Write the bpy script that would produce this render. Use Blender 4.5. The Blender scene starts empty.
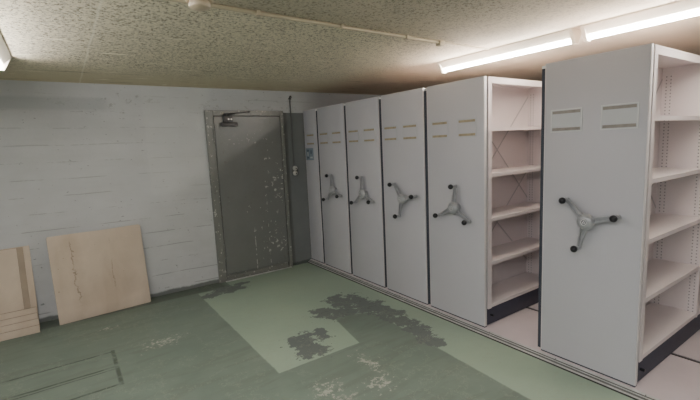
import bpy, bmesh, math, random
from mathutils import Vector, Matrix
random.seed(7)
COL = bpy.context.scene.collection
PI = math.pi

# ------------------------------------------------------------------ layout (metres)
YB = 4.97          # back wall
XC = 2.7355        # plane of the cabinet fronts
ZC = 2.332         # ceiling
ZP = 0.04          # top of the track platform
HC = 2.082         # top of the cabinets
XL, XR, YF = -2.6, 6.15, -1.9

# ------------------------------------------------------------------ node helpers
def lin(c):
    out = []
    for v in c:
        v = v / 255.0
        out.append(v / 12.92 if v <= 0.04045 else ((v + 0.055) / 1.055) ** 2.4)
    return tuple(out)

class S:
    """socket wrapper with arithmetic"""
    def __init__(s, m, k): s.m, k_ = m, k; s.k = k
    def _op(s, op, *a, clamp=False):
        n = s.m.nt.nodes.new('ShaderNodeMath'); n.operation = op; n.use_clamp = clamp
        for i, v in enumerate((s,) + a):
            if isinstance(v, S): s.m.nt.links.new(v.k, n.inputs[i])
            else: n.inputs[i].default_value = v
        return S(s.m, n.outputs[0])
    def __add__(s, o): return s._op('ADD', o)
    def __radd__(s, o): return s._op('ADD', o)
    def __sub__(s, o): return s._op('SUBTRACT', o)
    def __mul__(s, o): return s._op('MULTIPLY', o)
    def __rmul__(s, o): return s._op('MULTIPLY', o)
    def __truediv__(s, o): return s._op('DIVIDE', o)
    def neg(s): return s._op('MULTIPLY', -1.0)
    def abs(s): return s._op('ABSOLUTE')
    def frac(s): return s._op('FRACT')
    def max(s, o): return s._op('MAXIMUM', o)
    def min(s, o): return s._op('MINIMUM', o)
    def gt(s, t, w=0.004):           # soft step: 1 above t
        return (s - t)._op('DIVIDE', w)._op('ADD', 0.5, clamp=True)
    def lt(s, t, w=0.004):
        return (s - t)._op('DIVIDE', -w)._op('ADD', 0.5, clamp=True)
    def sqrt(s): return s._op('SQRT')

class M:
    def __init__(self, name, rough=0.6, metal=0.0, spec=0.4):
        self.mat = bpy.data.materials.new(name); self.mat.use_nodes = True
        self.nt = self.mat.node_tree
        self.b = self.nt.nodes['Principled BSDF']
        self.b.inputs['Roughness'].default_value = rough
        self.b.inputs['Metallic'].default_value = metal
        self.b.inputs['Specular IOR Level'].default_value = spec
        self.tc = self.nt.nodes.new('ShaderNodeTexCoord')
        sp = self.nt.nodes.new('ShaderNodeSeparateXYZ')
        self.nt.links.new(self.tc.outputs['Object'], sp.inputs[0])
        self.x, self.y, self.z = (S(self, sp.outputs[i]) for i in range(3))
    def vec(self, scale=(1, 1, 1)):
        n = self.nt.nodes.new('ShaderNodeMapping'); n.inputs['Scale'].default_value = scale
        self.nt.links.new(self.tc.outputs['Object'], n.inputs[0]); return n.outputs[0]
    def noise(self, scale, detail=4, rough=0.55, st=(1, 1, 1), dist=0.0):
        n = self.nt.nodes.new('ShaderNodeTexNoise'); n.inputs['Scale'].default_value = scale
        n.inputs['Detail'].default_value = detail; n.inputs['Roughness'].default_value = rough
        n.inputs['Distortion'].default_value = dist
        self.nt.links.new(self.vec(st), n.inputs['Vector']); return S(self, n.outputs['Fac'])
    def voronoi(self, scale, st=(1, 1, 1)):
        n = self.nt.nodes.new('ShaderNodeTexVoronoi'); n.inputs['Scale'].default_value = scale
        self.nt.links.new(self.vec(st), n.inputs['Vector']); return S(self, n.outputs['Distance'])
    def col(self, c):
        n = self.nt.nodes.new('ShaderNodeRGB'); n.outputs[0].default_value = (*lin(c), 1); return n.outputs[0]
    def mix(self, a, b, f):
        n = self.nt.nodes.new('ShaderNodeMix'); n.data_type = 'RGBA'
        for k, v in ((6, a), (7, b)):
            if isinstance(v, tuple): n.inputs[k].default_value = (*lin(v), 1)
            else: self.nt.links.new(v, n.inputs[k])
        if isinstance(f, S): self.nt.links.new(f.k, n.inputs[0])
        else: n.inputs[0].default_value = f
        return n.outputs[2]
    def base(self, c):
        if isinstance(c, tuple): self.b.inputs['Base Color'].default_value = (*lin(c), 1)
        else: self.nt.links.new(c, self.b.inputs['Base Color'])
        return self
    def rough(self, s): self.nt.links.new(s.k, self.b.inputs['Roughness'])
    def bump(self, h, strength=0.3, dist=0.01):
        n = self.nt.nodes.new('ShaderNodeBump'); n.inputs['Strength'].default_value = strength
        n.inputs['Distance'].default_value = dist
        self.nt.links.new(h.k, n.inputs['Height']); self.nt.links.new(n.outputs[0], self.b.inputs['Normal'])
    def blob(self, cx, cy, rx, ry, a='x', b='y'):
        u = (getattr(self, a) - cx) / rx; v = (getattr(self, b) - cy) / ry
        return (u * u + v * v).sqrt().neg() + 1.0      # 1 at centre, 0 at rim, negative outside

def simple(name, c, rough=0.5, metal=0.0, var=0.06, scale=6.0, bump=0.0):
    m = M(name, rough, metal)
    d = tuple(max(0, int(v * (1 - var * 2.2))) for v in c)
    m.base(m.mix(d, c, m.noise(scale, 3)._op('MULTIPLY_ADD', 2.0, -0.5, clamp=True)))
    if bump: m.bump(m.noise(scale * 40, 2), bump, 0.002)
    return m.mat

# ------------------------------------------------------------------ materials
def mat_floor():
    m = M('painted_concrete_floor', 0.55, spec=0.3)
    n1 = m.noise(1.1, 5, 0.6); n2 = m.noise(7, 5, 0.65); n3 = m.noise(38, 4, 0.6)
    dark = m.mix((98, 112, 102), (127, 141, 128), (n1 * 1.2 + n2 * 0.8)._op('SUBTRACT', 0.5, clamp=True))
    streak = m.noise(3, 4, 0.6, (0.5, 3.0, 1), 0.6)
    dark = m.mix(dark, (103, 112, 102), streak.gt(0.56, 0.14) * 0.5)
    light = m.mix((141, 160, 141), (163, 180, 160), (n1 * 0.9 + n2 * 0.6)._op('SUBTRACT', 0.25, clamp=True))
    wob = (n2 - 0.5) * 0.02
    X = m.x + wob; Y = m.y + wob
    left = X.gt(1.115, 0.01)
    a = left * Y.gt(2.6, 0.01) * (X - (Y - 2.6) * 0.2).lt(1.83, 0.01)
    b = left * (Y + (X - 1.95) * 0.42).gt(3.165, 0.01)
    c = (X - (Y - 1.3) * 0.058).gt(2.2, 0.012)
    L = a.max(b).max(c)
    L = L * (Y.lt(4.73, 0.01).max(X.gt(1.5, 0.01)))
    col = m.mix(dark, light, L)
    # darker strip along the back wall, and a soft darkening towards it
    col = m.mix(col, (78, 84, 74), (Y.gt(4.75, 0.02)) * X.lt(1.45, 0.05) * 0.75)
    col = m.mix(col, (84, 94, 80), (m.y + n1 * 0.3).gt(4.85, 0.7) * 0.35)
    # worn back to bare grey
    F = None
    pts = [(1.93, 3.32, .14, .13), (2.1, 3.2, .16, .13), (2.22, 3.38, .16, .2), (2.36, 3.36, .13, .2), (2.33, 3.12, .17, .17),
           (2.40, 2.9, .13, .2), (2.38, 2.65, .1, .2), (2.35, 2.45, .1, .18), (2.30, 2.27, .08, .12), (2.24, 3.6, .1, .05),
           (1.52, 2.93, .16, .12), (1.47, 2.76, .13, .15), (1.68, 2.95, .07, .1),
           (1.40, 4.65, .2, .12), (1.2, 4.56, .12, .06), (1.62, 4.74, .12, .05)]
    for p in pts:
        f = m.blob(*p); F = f if F is None else F.max(f)
    edge = (m.noise(8, 8, 0.68) - 0.5) * 4.4
    W = (F + edge).gt(0.02, 0.03) * F.gt(-0.75, 0.2)
    col = m.mix(col, m.mix((90, 97, 96), (108, 114, 111), n2), W * 0.95)
    chips = (m.noise(26, 3, 0.6) + F * 0.09).gt(0.665, 0.01) * L
    col = m.mix(col, (92, 96, 92), chips * 0.8)
    # whitish flakes where the paint has gone
    G = None
    for p in [(1.28, 2.22, .22, .22), (1.7, 2.3, .13, .35), (1.6, 2.05, .25, .2), (1.25, 1.95, .2, .2), (0.55, 3.7, .35, .2), (0.2, 4.35, .2, .08)]:
        f = m.blob(*p).max(-0.6); G = f if G is None else G.max(f)
    fl = (m.noise(24, 6, 0.75) + G * 0.2).gt(0.685, 0.02)
    col = m.mix(col, (178, 178, 165), fl * 0.8)
    fl2 = (m.noise(11, 8, 0.8) + m.blob(1.28, 2.1, .3, .3).max(-1.0) * 0.16).gt(0.68, 0.03)
    col = m.mix(col, (168, 168, 156), fl2 * 0.75)
    # cut lines
    k = None
    for y0, w in ((3.79, 0.010), (3.5, 0.010), (3.46, .006), (3.2, 0.010)):
        g = (Y - y0).abs().lt(w, 0.008) * m.x.lt(0.19, 0.01); k = g if k is None else k.max(g)
    g = (m.x - 0.18).abs().lt(0.014, 0.01) * (m.y - 3.5).abs().lt(0.32, 0.01)
    k = k.max(g) * (n2.gt(0.42, 0.2))
    col = m.mix(col, (60, 68, 58), k * 0.8)
    crack = ((m.noise(1.6, 6, 0.7) - 0.5).abs()).lt(0.004, 0.004)
    col = m.mix(col, (150, 158, 140), crack * 0.35)
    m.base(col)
    m.rough(n2 * 0.35 + 0.38)
    m.bump(n3 * 0.4 + n2 * 0.4 - W * 0.35 - k * 0.5 + L * 0.2, 0.25, 0.004)
    return m.mat

def mat_wall(back=True):
    m = M('board_marked_concrete', 0.75, spec=0.25)
    n1 = m.noise(0.9, 4, 0.6); n2 = m.noise(5, 5, 0.65); n3 = m.noise(45, 3, 0.6)
    u = m.x if back else m.y
    col = m.mix((178, 180, 180), (198, 200, 200), (n1 * 1.3 + n2 * 0.7)._op('SUBTRACT', 0.5, clamp=True))
    col = m.mix(col, (162, 165, 163), (m.noise(1.6, 4, .6, (0.6, 1, 3)).gt(0.52, 0.2)) * 0.2)
    zz = m.z + (m.noise(1.3, 3, 0.5, (1, 1, 0.4)) - 0.5) * 0.035 + u * 0.012
    fr = ((zz / 0.165).frac() - 0.5).abs()
    gaps = m.noise(2.6, 5, 0.7, (1, 1, 2.2))
    line = fr.lt(0.018, 0.014) * gaps.gt(0.51, 0.06)
    line2 = fr.lt(0.06, 0.06) * gaps.gt(0.55, 0.1)
    col = m.mix(col, (104, 106, 103), line * (m.z * -0.2 + 0.75))
    col = m.mix(col, (140, 143, 140), line2 * 0.1)
    pits = m.noise(30, 3, 0.6, (0.6, 1, 1)).gt(0.69, 0.02)
    col = m.mix(col, (110, 114, 112), pits * 0.7)
    # flaking skin under the ceiling
    pk = (m.noise(17, 6, 0.75, (0.7, 1, 1)) + (m.z - 2.13).abs() * -0.35).gt(0.585, 0.012)
    col = m.mix(col, (125, 124, 118), pk * 0.5 * m.blob(1.3, 2.16, 1.3, .3, 'x', 'z').gt(0, .3))
    if back:
        blockm = (m.x - 1.15).abs().lt(0.36, 0.02) * m.z.gt(1.15, 0.05)
        col = m.mix(col, (196, 199, 196), blockm * 0.35)
        up = (m.z - 2.13).abs().lt(0.06, 0.03) * m.x.lt(0.45, 0.1)
        col = m.mix(col, (150, 153, 156), up * 0.45)
        grey = m.x.gt(2.43, 0.01) * m.z.lt(2.056, 0.008)
        gcol = m.mix((104, 107, 106), (124, 127, 126), n2 * 0.6 + (m.x - 2.43) * 1.2)
        col = m.mix(col, gcol, grey)
        col = m.mix(col, (92, 92, 84), grey * m.x.lt(2.49, 0.01) * 0.5)
    foot = (m.z + (n2 - 0.5) * 0.06).lt(0.045, 0.02)
    col = m.mix(col, (74, 80, 74), foot * 0.8)
    m.base(col)
    m.bump(n2 * 0.5 + n3 * 0.3 - line * 0.7 - pits * 0.5 - pk * 0.3, 0.45, 0.006)
    return m.mat

def mat_ceiling():
    m = M('sprayed_rough_ceiling', 0.9, spec=0.15)
    n1 = m.noise(1.2, 4, 0.6)
    rough_area = (m.y + n1 * 0.3).lt(4.4, 0.9) * (m.x + n1 * 0.5).lt(3.35, 0.5)
    v = m.noise(62, 5, 0.78); v2 = m.noise(130, 3, 0.6)
    pit = v.lt(0.455, 0.05)
    col = m.mix((216, 206, 178), (236, 227, 200), n1)
    col = m.mix(col, (240, 236, 222), v2.gt(0.6, 0.08) * rough_area * 0.7)
    col = m.mix(col, (96, 86, 64), pit * rough_area * 0.85)
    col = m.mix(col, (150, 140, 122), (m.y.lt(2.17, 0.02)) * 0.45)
    lamp_glow = (m.x + n1 * 0.6).gt(2.9, 1.6)
    col = m.mix(col, (246, 230, 210), lamp_glow * 0.9)  # glow of the right-hand lamps painted into the ceiling colour
    brown = (m.y + (m.noise(1.6, 4, .6) - 0.5) * 0.9).gt(4.55, 0.9)
    col = m.mix(col, (205, 188, 150), brown * 0.6)
    streak = m.noise(3.4, 4, 0.5, (1.0, 7, 1)).gt(0.655, 0.02) * m.y.gt(2.9, 0.6)
    col = m.mix(col, (255, 248, 225), streak * 0.8)
    dk = m.noise(2.4, 4, 0.5, (1.0, 8, 1)).gt(0.66, 0.02) * m.y.gt(3.4, 0.6)
    col = m.mix(col, (120, 105, 75), dk * 0.45)
    seam = (m.x - 0.245 + (m.noise(6, 3) - 0.5) * 0.02).abs().lt(0.006, 0.006)
    col = m.mix(col, (248, 244, 226), seam * 0.4)
    seam2 = (m.x - 1.68 + (m.noise(6, 3) - 0.5) * 0.02).abs().lt(0.005, 0.006)
    col = m.mix(col, (200, 195, 175), seam2 * 0.25)
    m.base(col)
    m.bump((v * 1.0 + v2 * 0.5) * (rough_area * 0.9 + 0.1) + streak * .3, 0.6, 0.008)
    return m.mat

def mat_door(name='chipped_grey_paint', frame=False):
    m = M(name, 0.34, spec=0.6)
    n2 = m.noise(4, 4, 0.6)
    col = m.mix((106, 107, 101) if frame else (98, 100, 97), (124, 125, 119) if frame else (116, 118, 114), n2)
    chip = m.noise(30, 4, 0.6, (1, 1, 0.7))
    if frame:
        k = chip.gt(0.635, 0.01).max(m.noise(12, 5, 0.7).gt(0.65, 0.01))
    else:
        g = m.blob(2.27, 1.15, .2, .5, 'x', 'z').max(m.blob(2.2, 0.45, .25, .3, 'x', 'z')).max(m.blob(1.9, 1.72, .5, .12, 'x', 'z') * 0.5)
        g = g.max(m.blob(1.95, 0.85, .3, .12, 'x', 'z') * 0.6).max(-0.55)
        k = (m.noise(20, 5, 0.65, (1, 1, 1)) + g * 0.10).gt(0.672, 0.01)
        sc = (m.x - 1.93).abs().lt(0.004, 0.004) * m.z.lt(0.6, 0.05) * m.noise(14, 3).gt(0.5, 0.03)
        sc2 = (m.x - 2.12).abs().lt(0.003, 0.004) * m.z.lt(1.1, 0.05) * m.noise(17, 3).gt(0.55, 0.03)
        k = k.max(sc).max(sc2)
    col = m.mix(col, (190, 190, 180), k * 0.9)
    rust = m.noise(14, 4, 0.6).gt(0.68, 0.02)
    col = m.mix(col, (84, 76, 62), rust * 0.4)
    m.base(col); m.bump(n2 * 0.3 - k * 0.4, 0.25, 0.003)
    return m.mat

def mat_board():
    m = M('raw_board', 0.7, spec=0.25)
    n1 = m.noise(2.2, 5, 0.6); n2 = m.noise(10, 5, 0.7)
    col = m.mix((186, 171, 153), (210, 195, 177), (n1 * 1.2 + n2 * 0.4)._op('SUBTRACT', 0.3, clamp=True))
    st = (m.noise(2.2, 3, 0.5, (1.6, 1, 0.8), 0.3)).gt(0.56, 0.22)
    col = m.mix(col, (166, 148, 128), st * 0.45)
    wig = (m.noise(7, 5, 0.7) - 0.5) * 0.16
    cr = (m.x + wig - 0.19).abs().lt(0.0035, 0.006) * m.z.gt(0.2, 0.1) * m.z.lt(0.8, 0.05) * m.noise(9, 3).gt(0.4, 0.1)
    cr2 = (m.x + wig * 0.7 - 0.52).abs().lt(0.002, 0.005) * m.z.gt(0.25, 0.1) * m.noise(7, 3).gt(0.5, 0.1)
    smear = (m.x + wig - 0.2).abs().lt(0.03, 0.09)
    col = m.mix(col, (160, 142, 122), smear * 0.35)
    col = m.mix(col, (112, 94, 76), cr.max(cr2) * 0.75)
    rub = m.z.lt(0.05, 0.1) * n2
    col = m.mix(col, (150, 136, 118), rub * 0.6)
    sp = m.noise(40, 3).gt(0.71, 0.01)
    col = m.mix(col, (96, 80, 62), sp * 0.6)
    m.base(col); m.bump(n2 * 0.4 + n1 * 0.3, 0.2, 0.003)
    return m.mat

def mat_perf():
    m = M('perforated_shelf_steel', 0.45, 0.0, 0.4)
    # two columns of punched holes, 25 mm apart up the post
    fz = ((m.z / 0.025).frac() - 0.5).abs() * 0.025
    d1 = (m.y - 0.014).abs(); d2 = (m.y + 0.014).abs()
    d = d1.min(d2)
    h = (d * d + fz * fz).sqrt().lt(0.0044, 0.002)
    m.base(m.mix((226, 217, 216), (58, 54, 58), h * 0.7)); m.bump(h.neg(), 0.4, 0.002)
    return m.mat

def emis(name, c, st):
    m = M(name, 0.4); m.base((240, 240, 240))
    m.b.inputs['Emission Color'].default_value = (*c, 1); m.b.inputs['Emission Strength'].default_value = st
    return m.mat

MT = dict(
    floor=mat_floor(), wall=mat_wall(), wall_side=mat_wall(False), ceiling=mat_ceiling(),
    door=mat_door(), frame=mat_door('chipped_grey_frame_paint', True), board=mat_board(), perf=mat_perf(),
    panel=simple('grey_powder_coat_panel', (194, 193, 198), 0.38, var=0.01, scale=1.2, bump=0.05),
    trim=simple('pale_panel_edge', (224, 219, 219), 0.4, var=0.01),
    shelf=simple('light_shelf_steel', (232, 222, 221), 0.42, var=0.015, scale=2),
    seal=simple('dark_seal_and_shade', (58, 62, 74), 0.6, var=0.05),  # rubber gap seals, also the painted shade line under the panels
    seal_light=simple('pale_cap', (235, 235, 235), 0.5, var=0.0),
    base=simple('charcoal_carriage', (66, 66, 80), 0.5, var=0.06),
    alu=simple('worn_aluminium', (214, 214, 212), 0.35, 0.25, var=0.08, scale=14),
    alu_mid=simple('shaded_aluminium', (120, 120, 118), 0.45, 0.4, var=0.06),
    alu_dark=simple('groove_dark', (56, 56, 54), 0.6, var=0.05),
    plat=simple('pinkish_platform_board', (214, 202, 204), 0.6, var=0.03, scale=3),
    brace=simple('brace_grey', (196, 190, 190), 0.4, 0.1, var=0.02),
    rail=simple('steel_rail', (104, 98, 98), 0.4, 0.6, var=0.1),
    wheel=simple('silver_wheel_casting', (172, 173, 176), 0.28, 0.3, var=0.04, scale=20),
    knob=simple('black_plastic_knob', (30, 30, 34), 0.32, var=0.05),
    badge=simple('dark_badge', (112, 112, 116), 0.4, 0.2, var=0.03),
    badge_white=simple('white_mark', (235, 235, 235), 0.5, var=0.0),
    sleeve=simple('clear_card_sleeve', (198, 200, 202), 0.25, var=0.01),
    sleeve_edge=simple('sleeve_edge', (212, 213, 212), 0.35, var=0.0),
    tape=simple('beige_tape', (178, 163, 132), 0.55, var=0.08, scale=30),
    tape_grey=simple('greyish_tape', (158, 150, 142), 0.55, var=0.06, scale=30),
    card=simple('blue_grey_card', (138, 152, 164), 0.5, var=0.05, scale=40),
    card_ink=simple('card_ink', (92, 106, 122), 0.5, var=0.02),
    card_white=simple('card_white', (196, 204, 208), 0.5, var=0.02),
    closer=simple('door_closer_grey', (92, 90, 90), 0.4, 0.4, var=0.08, scale=30),
    screw=simple('screw_zinc', (222, 222, 220), 0.3, 0.3, var=0.05),
    dark=simple('dark_metal', (48, 46, 44), 0.5, var=0.1),
    conduit=simple('cream_conduit', (205, 190, 160), 0.5, var=0.05),
    pipe=simple('grey_conduit', (98, 98, 96), 0.5, var=0.06),
    switch=simple('aged_white_plastic', (208, 206, 198), 0.4, var=0.04, scale=20),
    enamel=simple('white_enamel', (232, 222, 205), 0.4, var=0.01),
    board_edge=simple('board_edge', (118, 100, 82), 0.75, var=0.12, scale=30),
    board_brown=simple('brown_hardboard', (164, 148, 128), 0.65, var=0.06, scale=5),
    smoke=simple('yellowed_plastic', (206, 188, 160), 0.45, var=0.05, scale=12),
    tube_r=emis('tube_glow', (1.0, 0.95, 0.885), 58.0),
    tube_l=emis('tube_glow_cool', (1.0, 0.968, 0.962), 40.0),
)

# ------------------------------------------------------------------ mesh helpers
def box(bm, x0, x1, y0, y1, z0, z1, bev=0.0, mi=0):
    r = bmesh.ops.create_cube(bm, size=1.0)
    vs = r['verts']
    for v in vs:
        v.co = Vector((x0 + (v.co.x + .5) * (x1 - x0), y0 + (v.co.y + .5) * (y1 - y0), z0 + (v.co.z + .5) * (z1 - z0)))
    fs = list({f for v in vs for f in v.link_faces})
    if bev > 0:
        es = list({e for v in vs for e in v.link_edges})
        g = bmesh.ops.bevel(bm, geom=es, offset=bev, segments=2, affect='EDGES', profile=0.5)
        fs = list({f for f in g['faces']} | {f for f in fs if f.is_valid})
        fs = [f for f in fs if f.is_valid]
    for f in fs: f.material_index = mi
    return fs

def cyl(bm, p, q, r0, r1=None, n=16, cap=True):
    p, q = Vector(p), Vector(q); r1 = r0 if r1 is None else r1
    d = (q - p); L = d.length; z = d.normalized()
    a = z.orthogonal().normalized(); b = z.cross(a)
    A, B = [], []
    for i in range(n):
        t = 2 * PI * i / n; o = a * math.cos(t) + b * math.sin(t)
        A.append(bm.verts.new(p + o * r0)); B.append(bm.verts.new(q + o * r1))
    for i in range(n):
        j = (i + 1) % n; bm.faces.new((A[i], A[j], B[j], B[i]))
    if cap:
        bm.faces.new(list(reversed(A))); bm.faces.new(B)

def lathe(bm, prof, axis='x', c=(0, 0, 0), n=24):
    """prof: list of (distance along axis, radius)"""
    rings = []
    for t, r in prof:
        ring = []
        for i in range(n):
            a = 2 * PI * i / n; u, v = r * math.cos(a), r * math.sin(a)
            co = {'x': (t, u, v), 'y': (u, t, v), 'z': (u, v, t)}[axis]
            ring.append(bm.verts.new((co[0] + c[0], co[1] + c[1], co[2] + c[2])))
        rings.append(ring)
    for A, B in zip(rings, rings[1:]):
        for i in range(n):
            j = (i + 1) % n; bm.faces.new((A[i], A[j], B[j], B[i]))
    bm.faces.new(list(reversed(rings[0]))); bm.faces.new(rings[-1])

def bar(bm, p, q, w, t, up=(1, 0, 0)):
    """flat bar from p to q, width w across, thickness t along 'up'"""
    p, q, up = Vector(p), Vector(q), Vector(up).normalized()
    d = (q - p).normalized(); s = d.cross(up).normalized()
    vs = []
    for e in (p, q):
        for a, b in ((-1, -1), (1, -1), (1, 1), (-1, 1)):
            vs.append(bm.verts.new(e + s * (a * w / 2) + up * (b * t / 2)))
    for f in ((3, 2, 1, 0), (4, 5, 6, 7), (0, 1, 5, 4), (1, 2, 6, 5), (2, 3, 7, 6), (3, 0, 4, 7)):
        bm.faces.new([vs[i] for i in f])

def link(name, bm, mats, parent=None, loc=None, smooth=False, **props):
    bmesh.ops.recalc_face_normals(bm, faces=bm.faces)
    me = bpy.data.meshes.new(name); bm.to_mesh(me); bm.free()
    for k in (mats if isinstance(mats, (list, tuple)) else [mats]): me.materials.append(MT[k])
    if smooth:
        for p in me.polygons: p.use_smooth = True
        me.set_sharp_from_angle(angle=math.radians(35))
    o = bpy.data.objects.new(name, me); COL.objects.link(o)
    if parent: o.parent = parent
    if loc: o.location = loc
    for k, v in props.items(): o[k] = v
    return o

def B(): return bmesh.new()
def bx(name, mat, a, parent=None, bev=0.0, **p):
    bm = B(); box(bm, *a, bev=bev); return link(name, bm, mat, parent, smooth=bev > 0, **p)

def thing(name, loc, label, cat, group=None, rot=None):
    o = bpy.data.objects.new(name, None); COL.objects.link(o); o.location = loc
    o.empty_display_size = 0.1
    if rot: o.rotation_euler = rot
    o['label'] = label; o['category'] = cat
    if group: o['group'] = group
    return o

def dup(root, loc, label, group=None):
    r = root.copy(); COL.objects.link(r); r.location = loc; r['label'] = label
    if group: r['group'] = group
    for ch in list(root.children):
        c = ch.copy(); COL.objects.link(c); c.parent = r
        for g in list(ch.children):
            d = g.copy(); COL.objects.link(d); d.parent = c
    return r

ST = dict(kind='structure')
# ------------------------------------------------------------------ room shell
bx('floor', 'floor', (XL, XC - 0.052, YF, YB, -0.1, 0), **ST)
bx('wall_back', 'wall', (XL - .15, XR + .15, YB, YB + 0.15, -0.1, ZC + .1), **ST)
bx('wall_left', 'wall_side', (XL - 0.15, XL, YF, YB, -0.1, ZC + .1), **ST)
bx('wall_right', 'wall_side', (XR, XR + 0.15, YF, YB, -0.1, ZC + .1), **ST)
bx('wall_front', 'wall', (XL - .15, XR + .15, YF - 0.15, YF, -0.1, ZC + .1), **ST)
bx('ceiling', 'ceiling', (XL, XR, YF, YB, ZC, ZC + 0.1), **ST)

# raised floor that carries the rails, split by the rail slots
RAILS = (3.385, 4.42, 5.46)
xs = [XC - 0.012] + [v for r in RAILS for v in (r - 0.02, r + 0.02)] + [XR]
bm = B()
for i in range(0, len(xs), 2): box(bm, xs[i], xs[i + 1], YF, YB, -0.1, ZP)
link('floor_platform', bm, 'plat', **ST)
for r in RAILS:
    bm = B(); box(bm, r - 0.019, r + 0.019, YF, YB, -0.1, ZP - 0.006)
    box(bm, r - 0.008, r + 0.008, YF, YB, ZP - 0.006, ZP + 0.001)
    link('trim_rail', bm, 'rail', **ST)
# aluminium edge profile along the cabinet fronts
bm = B(); x0 = XC - 0.052
prof = [(x0, 0), (x0, .012), (x0 + .006, .016), (x0 + .014, .016), (x0 + .016, .024), (x0 + .024, .026), (x0 + .026, .034), (x0 + .036, .037), (x0 + .039, ZP), (x0 + .0399, ZP), (x0 + .0399, -.1), (x0, -.1)]
for y0, y1 in ((YF, 1.985), (1.988, 4.6), (4.603, YB)):
    f = [bm.verts.new((x, y0, z)) for x, z in prof]; g = [bm.verts.new((x, y1, z)) for x, z in prof]
    n = len(prof)
    for i in range(n):
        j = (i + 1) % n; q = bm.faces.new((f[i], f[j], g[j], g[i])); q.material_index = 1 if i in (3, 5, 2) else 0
    bm.faces.new(f); bm.faces.new(list(reversed(g)))
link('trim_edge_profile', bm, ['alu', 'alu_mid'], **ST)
bm = B()
box(bm, x0 - .006, x0 - .0005, YF, YB, 0.0, 0.008)
link('trim_edge_joint', bm, 'alu_dark', **ST)
for k in range(9):
    bm = B(); lathe(bm, [(0, .004), (.0015, .004), (.002, .002)], 'z', (0, 0, 0), 10)
    o = link('trim_screw', bm, 'dark', **ST); o.location = (x0 + .03, 0.35 + k * 0.55, .0355)

# ------------------------------------------------------------------ door
d = bpy.data.objects.new('door_1', None); COL.objects.link(d); d['kind'] = 'structure'
bm = B()
yF = YB - 0.035
box(bm, 1.430, 1.522, yF, YB, 0, 2.077, .003); box(bm, 2.382, 2.428, yF, YB, 0, 2.077, .003)
box(bm, 1.522, 2.382, yF, YB, 2.014, 2.077, .003); box(bm, 1.522, 2.382, yF + .02, YB, 0, 0.016)
link('door_frame', bm, 'frame', d)
bm = B()
box(bm, 1.530, 2.374, YB - 0.030, YB - .002, 0.078, 2.006, .003)
link('door_leaf', bm, 'door', d)
bx('door_bottom_rail', 'frame', (1.522, 2.382, YB - 0.012, YB - .001, 0.018, 0.07), d)
bx('door_sill', 'alu', (1.50, 2.40, YB - 0.060, YB - .037, 0.0005, 0.010), d, .003)
for z in (1.775, 0.372):
    bm = B(); cyl(bm, (1.514, yF - .009, z - .095), (1.514, yF - .009, z + .095), .009, n=12)
    cyl(bm, (1.514, yF - .009, z - .003), (1.514, yF - .009, z + .003), .0105, n=12)
    link('door_hinge', bm, 'frame', d, smooth=True)
# dark strips in the gap around the leaf
bx('frame_stop', 'dark', (1.5225, 1.5295, YB - 0.02, YB - .003, 0.02, 2.012), d)
bx('frame_stop', 'dark', (2.3745, 2.3815, YB - 0.02, YB - .003, 0.02, 2.012), d)
bx('frame_stop', 'dark', (1.5225, 2.3815, YB - 0.02, YB - .003, 2.0065, 2.0135), d)

# door closer
t = thing('door_closer', (1.70, yF, 1.915), 'grey door closer with a lever arm on top left corner of steel door', 'door closer')
bm = B(); box(bm, -.10, .10, -.042, .0045, -.028, .018, .008); link('closer_body', bm, 'closer', t, smooth=True)
bm = B(); box(bm, -.06, .045, -.03, .0045, .022, .10, .003); link('mounting_bracket', bm, 'closer', t, smooth=True)
for dx in (-.005, .028):
    bm = B(); lathe(bm, [(-.036, .009), (-.0305, .011)], 'y', (dx, 0, .055), 14); link('fixing_screw', bm, 'screw', t, smooth=True)
bm = B()
bar(bm, (-.045, -.036, .115), (.26, -.006, .145), .016, .006, (0, 1, 0))
cyl(bm, (-.045, -.05, .112), (-.045, -.0, .112), .012, n=12)
cyl(bm, (-.02, -.045, .105), (.07, -.045, .12), .009, n=10)
cyl(bm, (.262, -.024, .146), (.262, .0, .146), .012, n=12)
link('lever_arm', bm, 'dark', t, smooth=True)

# conduit and switches right of the door
t = thing('wall_conduit', (2.548, YB, 0), 'thin grey conduit running down the wall between door and first cabinet', 'conduit')
bm = B(); cyl(bm, (0, -.012, 1.362), (0, -.012, 2.24), .008, n=12); link('pipe', bm, 'pipe', t, smooth=True)
bm = B(); cyl(bm, (0, -.012, 2.24), (.004, -.02, 2.275), .012, .006, 10); cyl(bm, (.004, -.02, 2.275), (.02, -.03, 2.25), .005, n=8)
cyl(bm, (-.02, -.01, 2.235), (.02, -.01, 2.235), .006, n=8)
link('pipe_bracket', bm, 'dark', t, smooth=True)
t = thing('light_switch', (2.556, YB, 1.295), 'pair of round white surface switches on the grey painted wall beside the door', 'switch')
bx('back_box', 'pipe', (-.042, .05, -.02, -.0005, -.065, .02), t, .006)
for z in (.033, -.033):
    bm = B(); lathe(bm, [(-.052, .012), (-.05, .022), (-.036, .03), (-.0205, .032)], 'y', (0, 0, z), 24); s = link('switch_cap', bm, 'switch', t, smooth=True)
    bm = B(); box(bm, -.006, .006, -.064, -.0525, z - .012, z + .004, .003); link('toggle', bm, 'dark', s, smooth=True)

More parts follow.
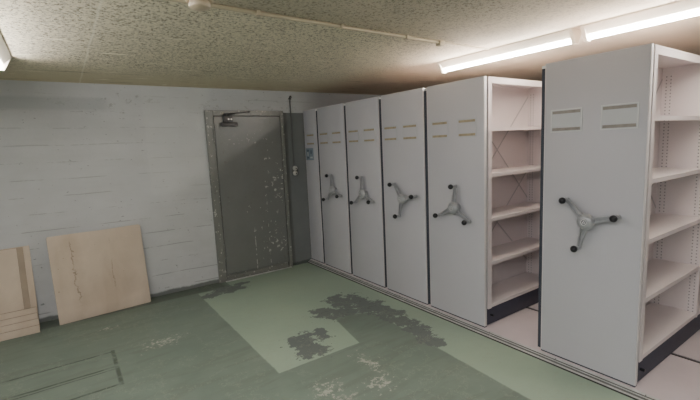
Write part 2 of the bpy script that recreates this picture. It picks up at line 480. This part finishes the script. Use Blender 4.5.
# ------------------------------------------------------------------ ceiling services
t = thing('ceiling_conduit', (0, 2.13, ZC), 'thin cream conduit across the rough ceiling ending in a small box', 'conduit', rot=(0, 0, .028))
bm = B(); cyl(bm, (-1.2, 0, -.012), (2.37, 0, -.012), .011, n=12); link('pipe', bm, 'conduit', t, smooth=True)
bx('junction_box', 'conduit', (2.371, 2.425, -.022, .022, -.035, -.001), t, .005)
bm = B(); cyl(bm, (2.4255, 0, -.006), (2.99, -.01, -.006), .0045, n=8); link('cable', bm, 'conduit', t, smooth=True)
for x in (.95, 1.5, 2.05):
    bm = B(); box(bm, x - .01, x + .01, -.02, .02, -.0255, -.0005, .002); link('pipe_clip', bm, 'conduit', t)
t = thing('smoke_detector', (.612, 2.04, ZC - .0245), 'round yellowed smoke detector under the ceiling conduit', 'smoke detector')
bm = B(); lathe(bm, [(-.001, .062), (-.012, .064), (-.016, .060)], 'z', n=28); link('base', bm, 'smoke', t, smooth=True)
bm = B(); lathe(bm, [(-.0165, .045), (-.03, .05), (-.042, .046), (-.05, .03), (-.052, .012)], 'z', n=28); link('sensor_head', bm, 'smoke', t, smooth=True)

def make_lamp(label, tube, loc, L, flip=1):
    t = thing('fluorescent_lamp', loc, label, 'ceiling lamp', None)
    bm = B()
    # ceiling tray: wide at the ceiling, tapering to the tube
    pr = [(-.075, -.0005), (.075, -.0005), (.075, -.010), (.024, -.056), (-.024, -.056), (-.075, -.010)]
    f = [bm.verts.new((x, 0.004, z)) for x, z in pr]; g = [bm.verts.new((x, L - .004, z)) for x, z in pr]
    for i in range(6): j = (i + 1) % 6; bm.faces.new((f[i], f[j], g[j], g[i]))
    bm.faces.new(f); bm.faces.new(list(reversed(g)))
    link('lamp_body', bm, 'enamel', t)
    for y in (0.0, L):
        bm = B()
        s = .022 if y == 0 else -.022
        pr2 = [(-.076, -.002), (.076, -.002), (.022, -.1), (-.022, -.1)]
        y0 = y - (0.003 if y == 0 else -.003); y1 = y + s
        yy = sorted((y0, y1))
        f = [bm.verts.new((x, yy[0], z)) for x, z in pr2]; g = [bm.verts.new((x, yy[1], z)) for x, z in pr2]
        for i in range(4): j = (i + 1) % 4; bm.faces.new((f[i], f[j], g[j], g[i]))
        bm.faces.new(f); bm.faces.new(list(reversed(g)))
        link('end_cap', bm, 'enamel', t)
    bm = B(); cyl(bm, (0, .0225, -.077), (0, L - .0225, -.077), .014, n=12)
    link('tube', bm, tube, t, smooth=True)
    return t
LR = make_lamp('lit fluorescent batten above the nearest cabinet, running out of the right edge', 'tube_r', (3.055, 0.235, ZC), 1.24)
l2 = dup(LR, (3.055, 1.535, ZC), 'lit fluorescent batten above the middle cabinets, the farther of the two in the row')
LL = make_lamp('lit fluorescent batten whose end shows at the left edge of the photo', 'tube_l', (-.275, 2.64, ZC), 1.24)
dup(LL, (-.275, 1.34, ZC), 'unseen fluorescent batten added for light, on the left row beyond the left edge')  # extra lamp copy, added out of view to light the room
for o in bpy.data.objects:
    if o.name.startswith('fluorescent_lamp'): o['group'] = 'fluorescent battens on the ceiling'

# ------------------------------------------------------------------ mobile shelving
LEN = 3.15
SECT = [.085, 1.085, 2.085, 3.085]       # x of section uprights (local, from the front face)
LV = [.222, .590, .957, 1.322, 1.690]    # shelf front heights (world)

def holder(parent, yc, z0, z1, w, near=False):
    """card holder on the front face: y axis points to the back wall"""
    bm = B(); box(bm, -.0025, -.0003, yc - w / 2, yc + w / 2, z0, z1)
    h = link('label_holder', bm, 'sleeve' if near else 'panel', parent)
    bm = B(); e = .007
    for a in ((yc - w / 2, yc - w / 2 + e, z0, z1), (yc + w / 2 - e, yc + w / 2, z0, z1), (yc - w / 2 + e, yc + w / 2 - e, z0, z0 + e), (yc - w / 2 + e, yc + w / 2 - e, z1 - e, z1)):
        box(bm, -.0042, -.0026, *a)
    link('holder_rim', bm, 'sleeve_edge' if near else 'sleeve', h)
    for za in (z1 - .030, z0 + .010):
        bm = B(); box(bm, -.0048, -.0027, yc - w / 2 + .012, yc + w / 2 - .012, za, za + .019)
        link('tape_strip', bm, 'tape_grey' if near else 'tape', h)

def hand_wheel(parent, yc, zc, ang):
    bm = B()
    # hub: flange on the panel, neck and domed boss
    lathe(bm, [(-.0005, .030), (-.012, .030), (-.016, .022), (-.034, .022)], 'x', (0, yc, zc), 24)
    lathe(bm, [(-.030, .030), (-.038, .047), (-.058, .054), (-.074, .049), (-.085, .037), (-.088, .021)], 'x', (0, yc, zc), 28)
    knobs = []
    for k in range(3):
        a = math.radians(ang + 120 * k)
        dy, dz = math.cos(a), math.sin(a)
        def P(r, x): return Vector((x, yc + dy * r, zc + dz * r))
        side = Vector((0, -dz, dy))
        # tapering web with a raised rib on each side, so the arm reads as a channel
        sec = [(.036, .021, -.058, .024), (.10, .0165, -.055, .018), (.165, .0125, -.048, .014), (.182, .010, -.047, .010)]
        prev = None
        for r, hw, x, th in sec:
            ring = [bm.verts.new(P(r, x) + side * (u * hw) + Vector((v * th / 2, 0, 0))) for u, v in ((-1, 1), (-1, -1), (-.45, -1), (-.45, .1), (.45, .1), (.45, -1), (1, -1), (1, 1))]
            if prev:
                for i in range(8): j = (i + 1) % 8; bm.faces.new((prev[i], prev[j], ring[j], ring[i]))
            else: bm.faces.new(ring)
            prev = ring
        bm.faces.new(list(reversed(prev)))
        # eye at the arm end and spindle of the knob
        p = P(.183, -.040); cyl(bm, p + Vector((.006, 0, 0)), p + Vector((-.018, 0, 0)), .0145, n=14)
        p = P(.183, -.058); cyl(bm, p, p + Vector((-.030, 0, 0)), .005, n=10)
        knobs.append(P(.183, -.088))
    w = link('hand_wheel', bm, 'wheel', parent, smooth=True)
    for q in knobs:
        bm = B(); pr = [(0.002, .007), (-.004, .012)] + [(-.018 - .022 * math.sin(t), .022 * math.cos(t)) for t in (-.75, -.4, 0, .4, .8, 1.2)] + [(-.0401, .002)]
        lathe(bm, pr, 'x', tuple(q), 18)
        link('knob', bm, 'knob', w, smooth=True, label='black round knob')
    bm = B(); lathe(bm, [(-.0882, .020), (-.090, .019)], 'x', (0, yc, zc), 24)
    fs = list(bm.faces)
    def tri(s, x, inv=0):
        vs = [bm.verts.new((x, yc + s * math.cos(a), zc + s * math.sin(a))) for a in (PI / 2, PI / 2 + 2 * PI / 3, PI / 2 + 4 * PI / 3)]
        return vs
    o_ = tri(.0125, -.0906); i_ = tri(.0065, -.0906)
    for i in range(3):
        j = (i + 1) % 3; f = bm.faces.new((o_[i], o_[j], i_[j], i_[i])); f.material_index = 1
    # pale ring
    A = []; Bq = []
    for i in range(24):
        a = 2 * PI * i / 24
        A.append(bm.verts.new((-.0905, yc + .019 * math.cos(a), zc + .019 * math.sin(a)))); Bq.append(bm.verts.new((-.0905, yc + .0155 * math.cos(a), zc + .0155 * math.sin(a))))
    for i in range(24):
        j = (i + 1) % 24; f = bm.faces.new((A[i], A[j], Bq[j], Bq[i])); f.material_index = 1
    link('emblem_badge', bm, ['badge', 'badge_white'], w, label='round badge with a white triangle')

def cabinet(yn, yf, label, holders, wheel=None, full=False, seal=0.04, near=False):
    """yn / yf: near and far edge of the front panel. local origin on the front face, at platform height"""
    yc = (yn + yf) / 2; w = yf - yn; h = w / 2
    t = thing('mobile_shelving_cabinet', (XC, yc, ZP), label, 'cabinet', 'row of grey mobile shelving cabinets')
    Z = lambda v: v - ZP
    top = Z(HC)
    bx('front_panel', 'panel', (0, .024, -h + .006, h - .006, .012, top - .004), t, .003)
    for s in (-1, 1):
        y0, y1 = sorted((s * h, s * (h - .0055)))
        bx('panel_edge_trim', 'trim', (0.001, .030, y0, y1, .012, top), t, .002)
    bx('panel_top_trim', 'trim', (.001, .034, -h + .006, h - .006, top - .0035, top), t)
    if seal:
        bx('gap_seal', 'seal', (.006, .03, h + .0005, h + seal - .001, .02, top - .03), t)
        bx('seal_cap', 'seal_light', (.004, .032, h + .0005, h + seal - .001, top - .029, top - .012), t, .003)
    # steel end sheet behind the front panel, darkened to paint shade into the groove
    bx('end_sheet', 'base', (.034, .050, -h + .012, h - .012, .15, top - .002), t)
    bx('carriage', 'base', (.036, LEN - .01, -h + .012, h - .012, .006, .148), t, .003)
    bx('panel_foot_shade', 'seal', (.006, .034, -h + .004, h - .001, .001, .0115), t)  # dark strip standing in for the shadow line under the panel
    bx('top_sheet', 'shelf', (.053, LEN, -h + .002, h - .002, top - .012, top - .002), t)
    if not full:
        bx('back_panel', 'shelf', (.053, LEN, -.004, .004, .149, top - .0125), t)
        bm = B(); box(bm, LEN - .02, LEN, -h + .002, h - .002, .149, top - .0125); link('end_sheet', bm, 'shelf', t)
    else:
        bx('back_panel', 'shelf', (.053, LEN, -.003, .003, .149, top - .0125), t)
        for i, sx in enumerate(SECT):
            for s in (-1, 1):
                # folded upright: front flange plus divider sheet with punched strips on both faces
                bm = B()
                a = -.032 if i == 0 else -.014
                y0, y1 = sorted((s * (h - .002), s * (h - .016)))
                box(bm, sx + a, sx + .012, y0, y1, .149, top - .0125)
                y2, y3 = sorted((s * (h - .0165), s * .0035))
                box(bm, sx - .003, sx + .003, y2, y3, .149, top - .0125)
                u = link('upright', bm, 'shelf', t)
                for yy in (h - .042, .045):
                    bm = B(); box(bm, -.0048, .0048, -.024, .024, .17, top - .06)
                    ps = link('perforated_strip', bm, 'perf', u); ps.location = (sx, s * yy, 0)
        for i in range(3):
            xa, xb = SECT[i] + .0055, SECT[i + 1] - .0055
            for s in (-1, 1):
                for lv in LV:
                    z = Z(lv); bm = B()
                    y0, y1 = sorted((s * (h - .004), s * .012))
                    box(bm, xa, xb, y0, y1, z - .003, z)
                    ya, yb = sorted((s * (h - .004), s * (h - .007)))
                    box(bm, xa + .009, xb - .009, ya, yb, z - .028, z - .003)
                    ya, yb = sorted((s * (h - .007), s * (h - .018)))
                    box(bm, xa, xb, ya, yb, z - .028, z - .025)
                    link('shelf', bm, 'shelf', t)
                # top rail
                ya, yb = sorted((s * (h - .003), s * (h - .006)))
                bm = B(); box(bm, xa + .009, xb - .009, ya, yb, top - .05, top - .0125)
                link('top_rail', bm, 'shelf', t)
        # diagonal tie bars against the back panel
        for s in (-1, 1):
            for (za, zb) in ((Z(1.0), Z(1.99)), (Z(.36), Z(1.27))):
                bm = B()
                bar(bm, (SECT[0] + .01, s * .006, za), (SECT[1] - .01, s * .006, zb), .011, .002, (0, 1, 0))
                bar(bm, (SECT[0] + .01, s * .0085, zb), (SECT[1] - .01, s * .0085, za), .011, .002, (0, 1, 0))
                link('cross_brace', bm, 'brace', t, label='grey diagonal tie bars')
        # end stop bolt on the carriage
        for s in (-1, 1):
            bm = B(); cyl(bm, (.10, s * (h - .012), .085), (.10, s * (h + .014), .085), .010, n=12)
            link('buffer_stop', bm, 'knob', t, smooth=True)
    for yc_, w_ in holders:
        holder(t, yc_, Z(1.622), Z(1.772), w_, near)
    if wheel: hand_wheel(t, wheel[0] - yc, Z(wheel[1]), wheel[2])
    return t

G = .03
two = lambda h, w: [(-h * .5 + .005, w), (h * .5 - .005, w)]
cabinet(.9645, 1.5775, 'nearest mobile shelving cabinet, open bay on its right, hand wheel with one arm pointing down', [(-.157, .205), (.157, .205)], (1.257, 1.053, 45), True, seal=.026, near=True)
cabinet(2.066, 2.680, 'mobile shelving cabinet with open shelves facing the gap behind the nearest cabinet', [(-.14, .19), (.155, .19)], (2.335, 1.036, 94), True)
cabinet(2.726, 3.320, 'grey mobile cabinet directly left of the one with open shelves, third from the camera', [(-.118, .2), (.162, .2)], (2.978, 1.06, 48))
cabinet(3.366, 3.960, 'fourth grey mobile cabinet from the camera, one arm of its wheel pointing up', [(-.13, .2), (.16, .2)], (3.625, 1.064, 84))
cabinet(4.006, 4.597, 'farthest grey mobile cabinet with a hand wheel, next to the narrow fixed end cabinet', [(-.13, .2), (.16, .2)], (4.24, 1.064, 79))
o = cabinet(4.6405, 4.9605, 'narrow grey end cabinet against the back wall, blue card and no wheel', [(-.0, .2)], None, seal=0)
o.name = 'narrow_shelving_cabinet'

# blue-grey notice on the narrow cabinet
t = thing('notice_card', (XC - .0006, 4.84, 1.505), 'small blue-grey notice card stuck on the narrow end cabinet below its label holder', 'notice')
bm = B(); box(bm, -.0015, 0, -.10, .10, -.08, .08, mi=0)
box(bm, -.0022, -.0016, -.06, -.02, .0, .05, mi=1); box(bm, -.0022, -.0016, .015, .075, -.06, .06, mi=1)
box(bm, -.0022, -.0016, -.075, -.01, -.055, -.035, mi=2); box(bm, -.0028, -.0023, .03, .06, -.03, .03, mi=2)
link('card', bm, ['card', 'card_ink', 'card_white'], t)

# ------------------------------------------------------------------ boards leaning on the back wall
def leaning(name, label, x0, x1, ybot, ytop, length, thick, mat='board', edge='board_edge', twist=0, clip=0.0, group=None, chip=False, rise=0.0, z0=0.0):
    """sheet whose foot stands at ybot and whose head rests at ytop"""
    ang = math.asin((ytop - ybot) / length)
    bm = B()
    w = x1 - x0
    # outline with slightly worn corners, local: x across, z up, front face at y=0
    c = clip
    out = [(0, 0), (w, 0), (w, length - c * .6), (w - c, length), (w * .55, length - .004), (w * .3, length - rise * .5), (c * .5, length - rise), (0, length - rise - c * .6)]
    if chip: out = [(0.004, 0), (w - .01, 0), (w, .012)] + out[2:]
    A = [bm.verts.new((x, 0, z)) for x, z in out]; Bk = [bm.verts.new((x, thick, z)) for x, z in out]
    n = len(out)
    bm.faces.new(A); bm.faces.new(list(reversed(Bk)))
    for i in range(n):
        j = (i + 1) % n; f = bm.faces.new((A[i], Bk[i], Bk[j], A[j])); f.material_index = 1
    o = link(name, bm, [mat, edge])
    o.location = (x0, ybot, z0); o.rotation_euler = (-ang, 0, twist)
    o['label'] = label; o['category'] = 'board'
    if group: o['group'] = group
    return o
o = leaning('leaning_board', 'square stained beige board leaning alone on the wall left of the door', -.185, .645, 4.757, 4.868, .86, .016, twist=math.radians(5.2), clip=.02, chip=True)
gp = 'stack of boards leaning at the left edge'
o = leaning('leaning_board', 'tall beige board rearmost in the left stack, its right edge showing', -1.25, -.335, 4.800, 4.950, .80, .012, group=gp, clip=.004)
o = leaning('leaning_board', 'brown hardboard sheet in the left stack, showing as a narrow darker strip', -1.26, -.385, 4.786, 4.935, .798, .010, 'board_brown', group=gp)
o = leaning('leaning_board', 'wide beige board foremost of the tall sheets in the left stack', -1.28, -.43, 4.772, 4.921, .795, .012, group=gp)
for k, (hh, nm, x1) in enumerate(((.225, 'tallest', -.340), (.175, 'second tallest', -.337), (.125, 'second lowest', -.332), (.07, 'lowest', -.331))):
    leaning('leaning_plank', nm + ' of the four low beige planks leaning in front of the left stack', -1.27 + k * .01, x1, 4.752 - .019 * k, 4.752 - .019 * k + hh * .1, hh, .013, group='low planks at the foot of the left stack', rise=.004 * (k % 2))

# ------------------------------------------------------------------ light
w = bpy.data.worlds.new('World'); bpy.context.scene.world = w; w.use_nodes = True
bg = w.node_tree.nodes['Background']; bg.inputs[0].default_value = (.75, .8, .85, 1); bg.inputs[1].default_value = 0.1
def area(loc, sx, sy, power, col, rot=(0, 0, 0)):
    l = bpy.data.lights.new('offscreen_fill_light', 'AREA'); l.shape = 'RECTANGLE'; l.size = sx; l.size_y = sy; l.energy = power; l.color = col
    o = bpy.data.objects.new('offscreen_fill_light', l); COL.objects.link(o); o.location = loc; o.rotation_euler = rot; return o
# added fill lights out of view, in line with the left batten row
area((-.275, 0.1, ZC - .09), .05, 1.2, 30, (1, .965, .965))
area((-.275, -1.1, ZC - .09), .05, 1.2, 14, (1, .965, .965))

# ------------------------------------------------------------------ camera (solved from the photograph's vanishing points)
yaw, pitch, roll, f = .6058, .1322, -.0452, 412.17
cy, sy = math.cos(yaw), math.sin(yaw)
fw = Vector((sy * math.cos(pitch), cy * math.cos(pitch), -math.sin(pitch)))
r = Vector((cy, -sy, 0)); u = r.cross(fw)
r2 = math.cos(roll) * r + math.sin(roll) * u; u2 = -math.sin(roll) * r + math.cos(roll) * u
cam = bpy.data.cameras.new('Camera'); co = bpy.data.objects.new('Camera', cam); COL.objects.link(co)
co.matrix_world = Matrix(((r2.x, u2.x, -fw.x, 0), (r2.y, u2.y, -fw.y, 0), (r2.z, u2.z, -fw.z, 1.6), (0, 0, 0, 1)))
cam.sensor_width = 36; cam.lens = f * 36 / 700; cam.clip_start = .05
bpy.context.scene.camera = co
sc = bpy.context.scene
sc.view_settings.view_transform = 'AgX'
sc.view_settings.look = 'AgX - Base Contrast'
sc.view_settings.exposure = 0.98
sc.view_settings.gamma = 1.1
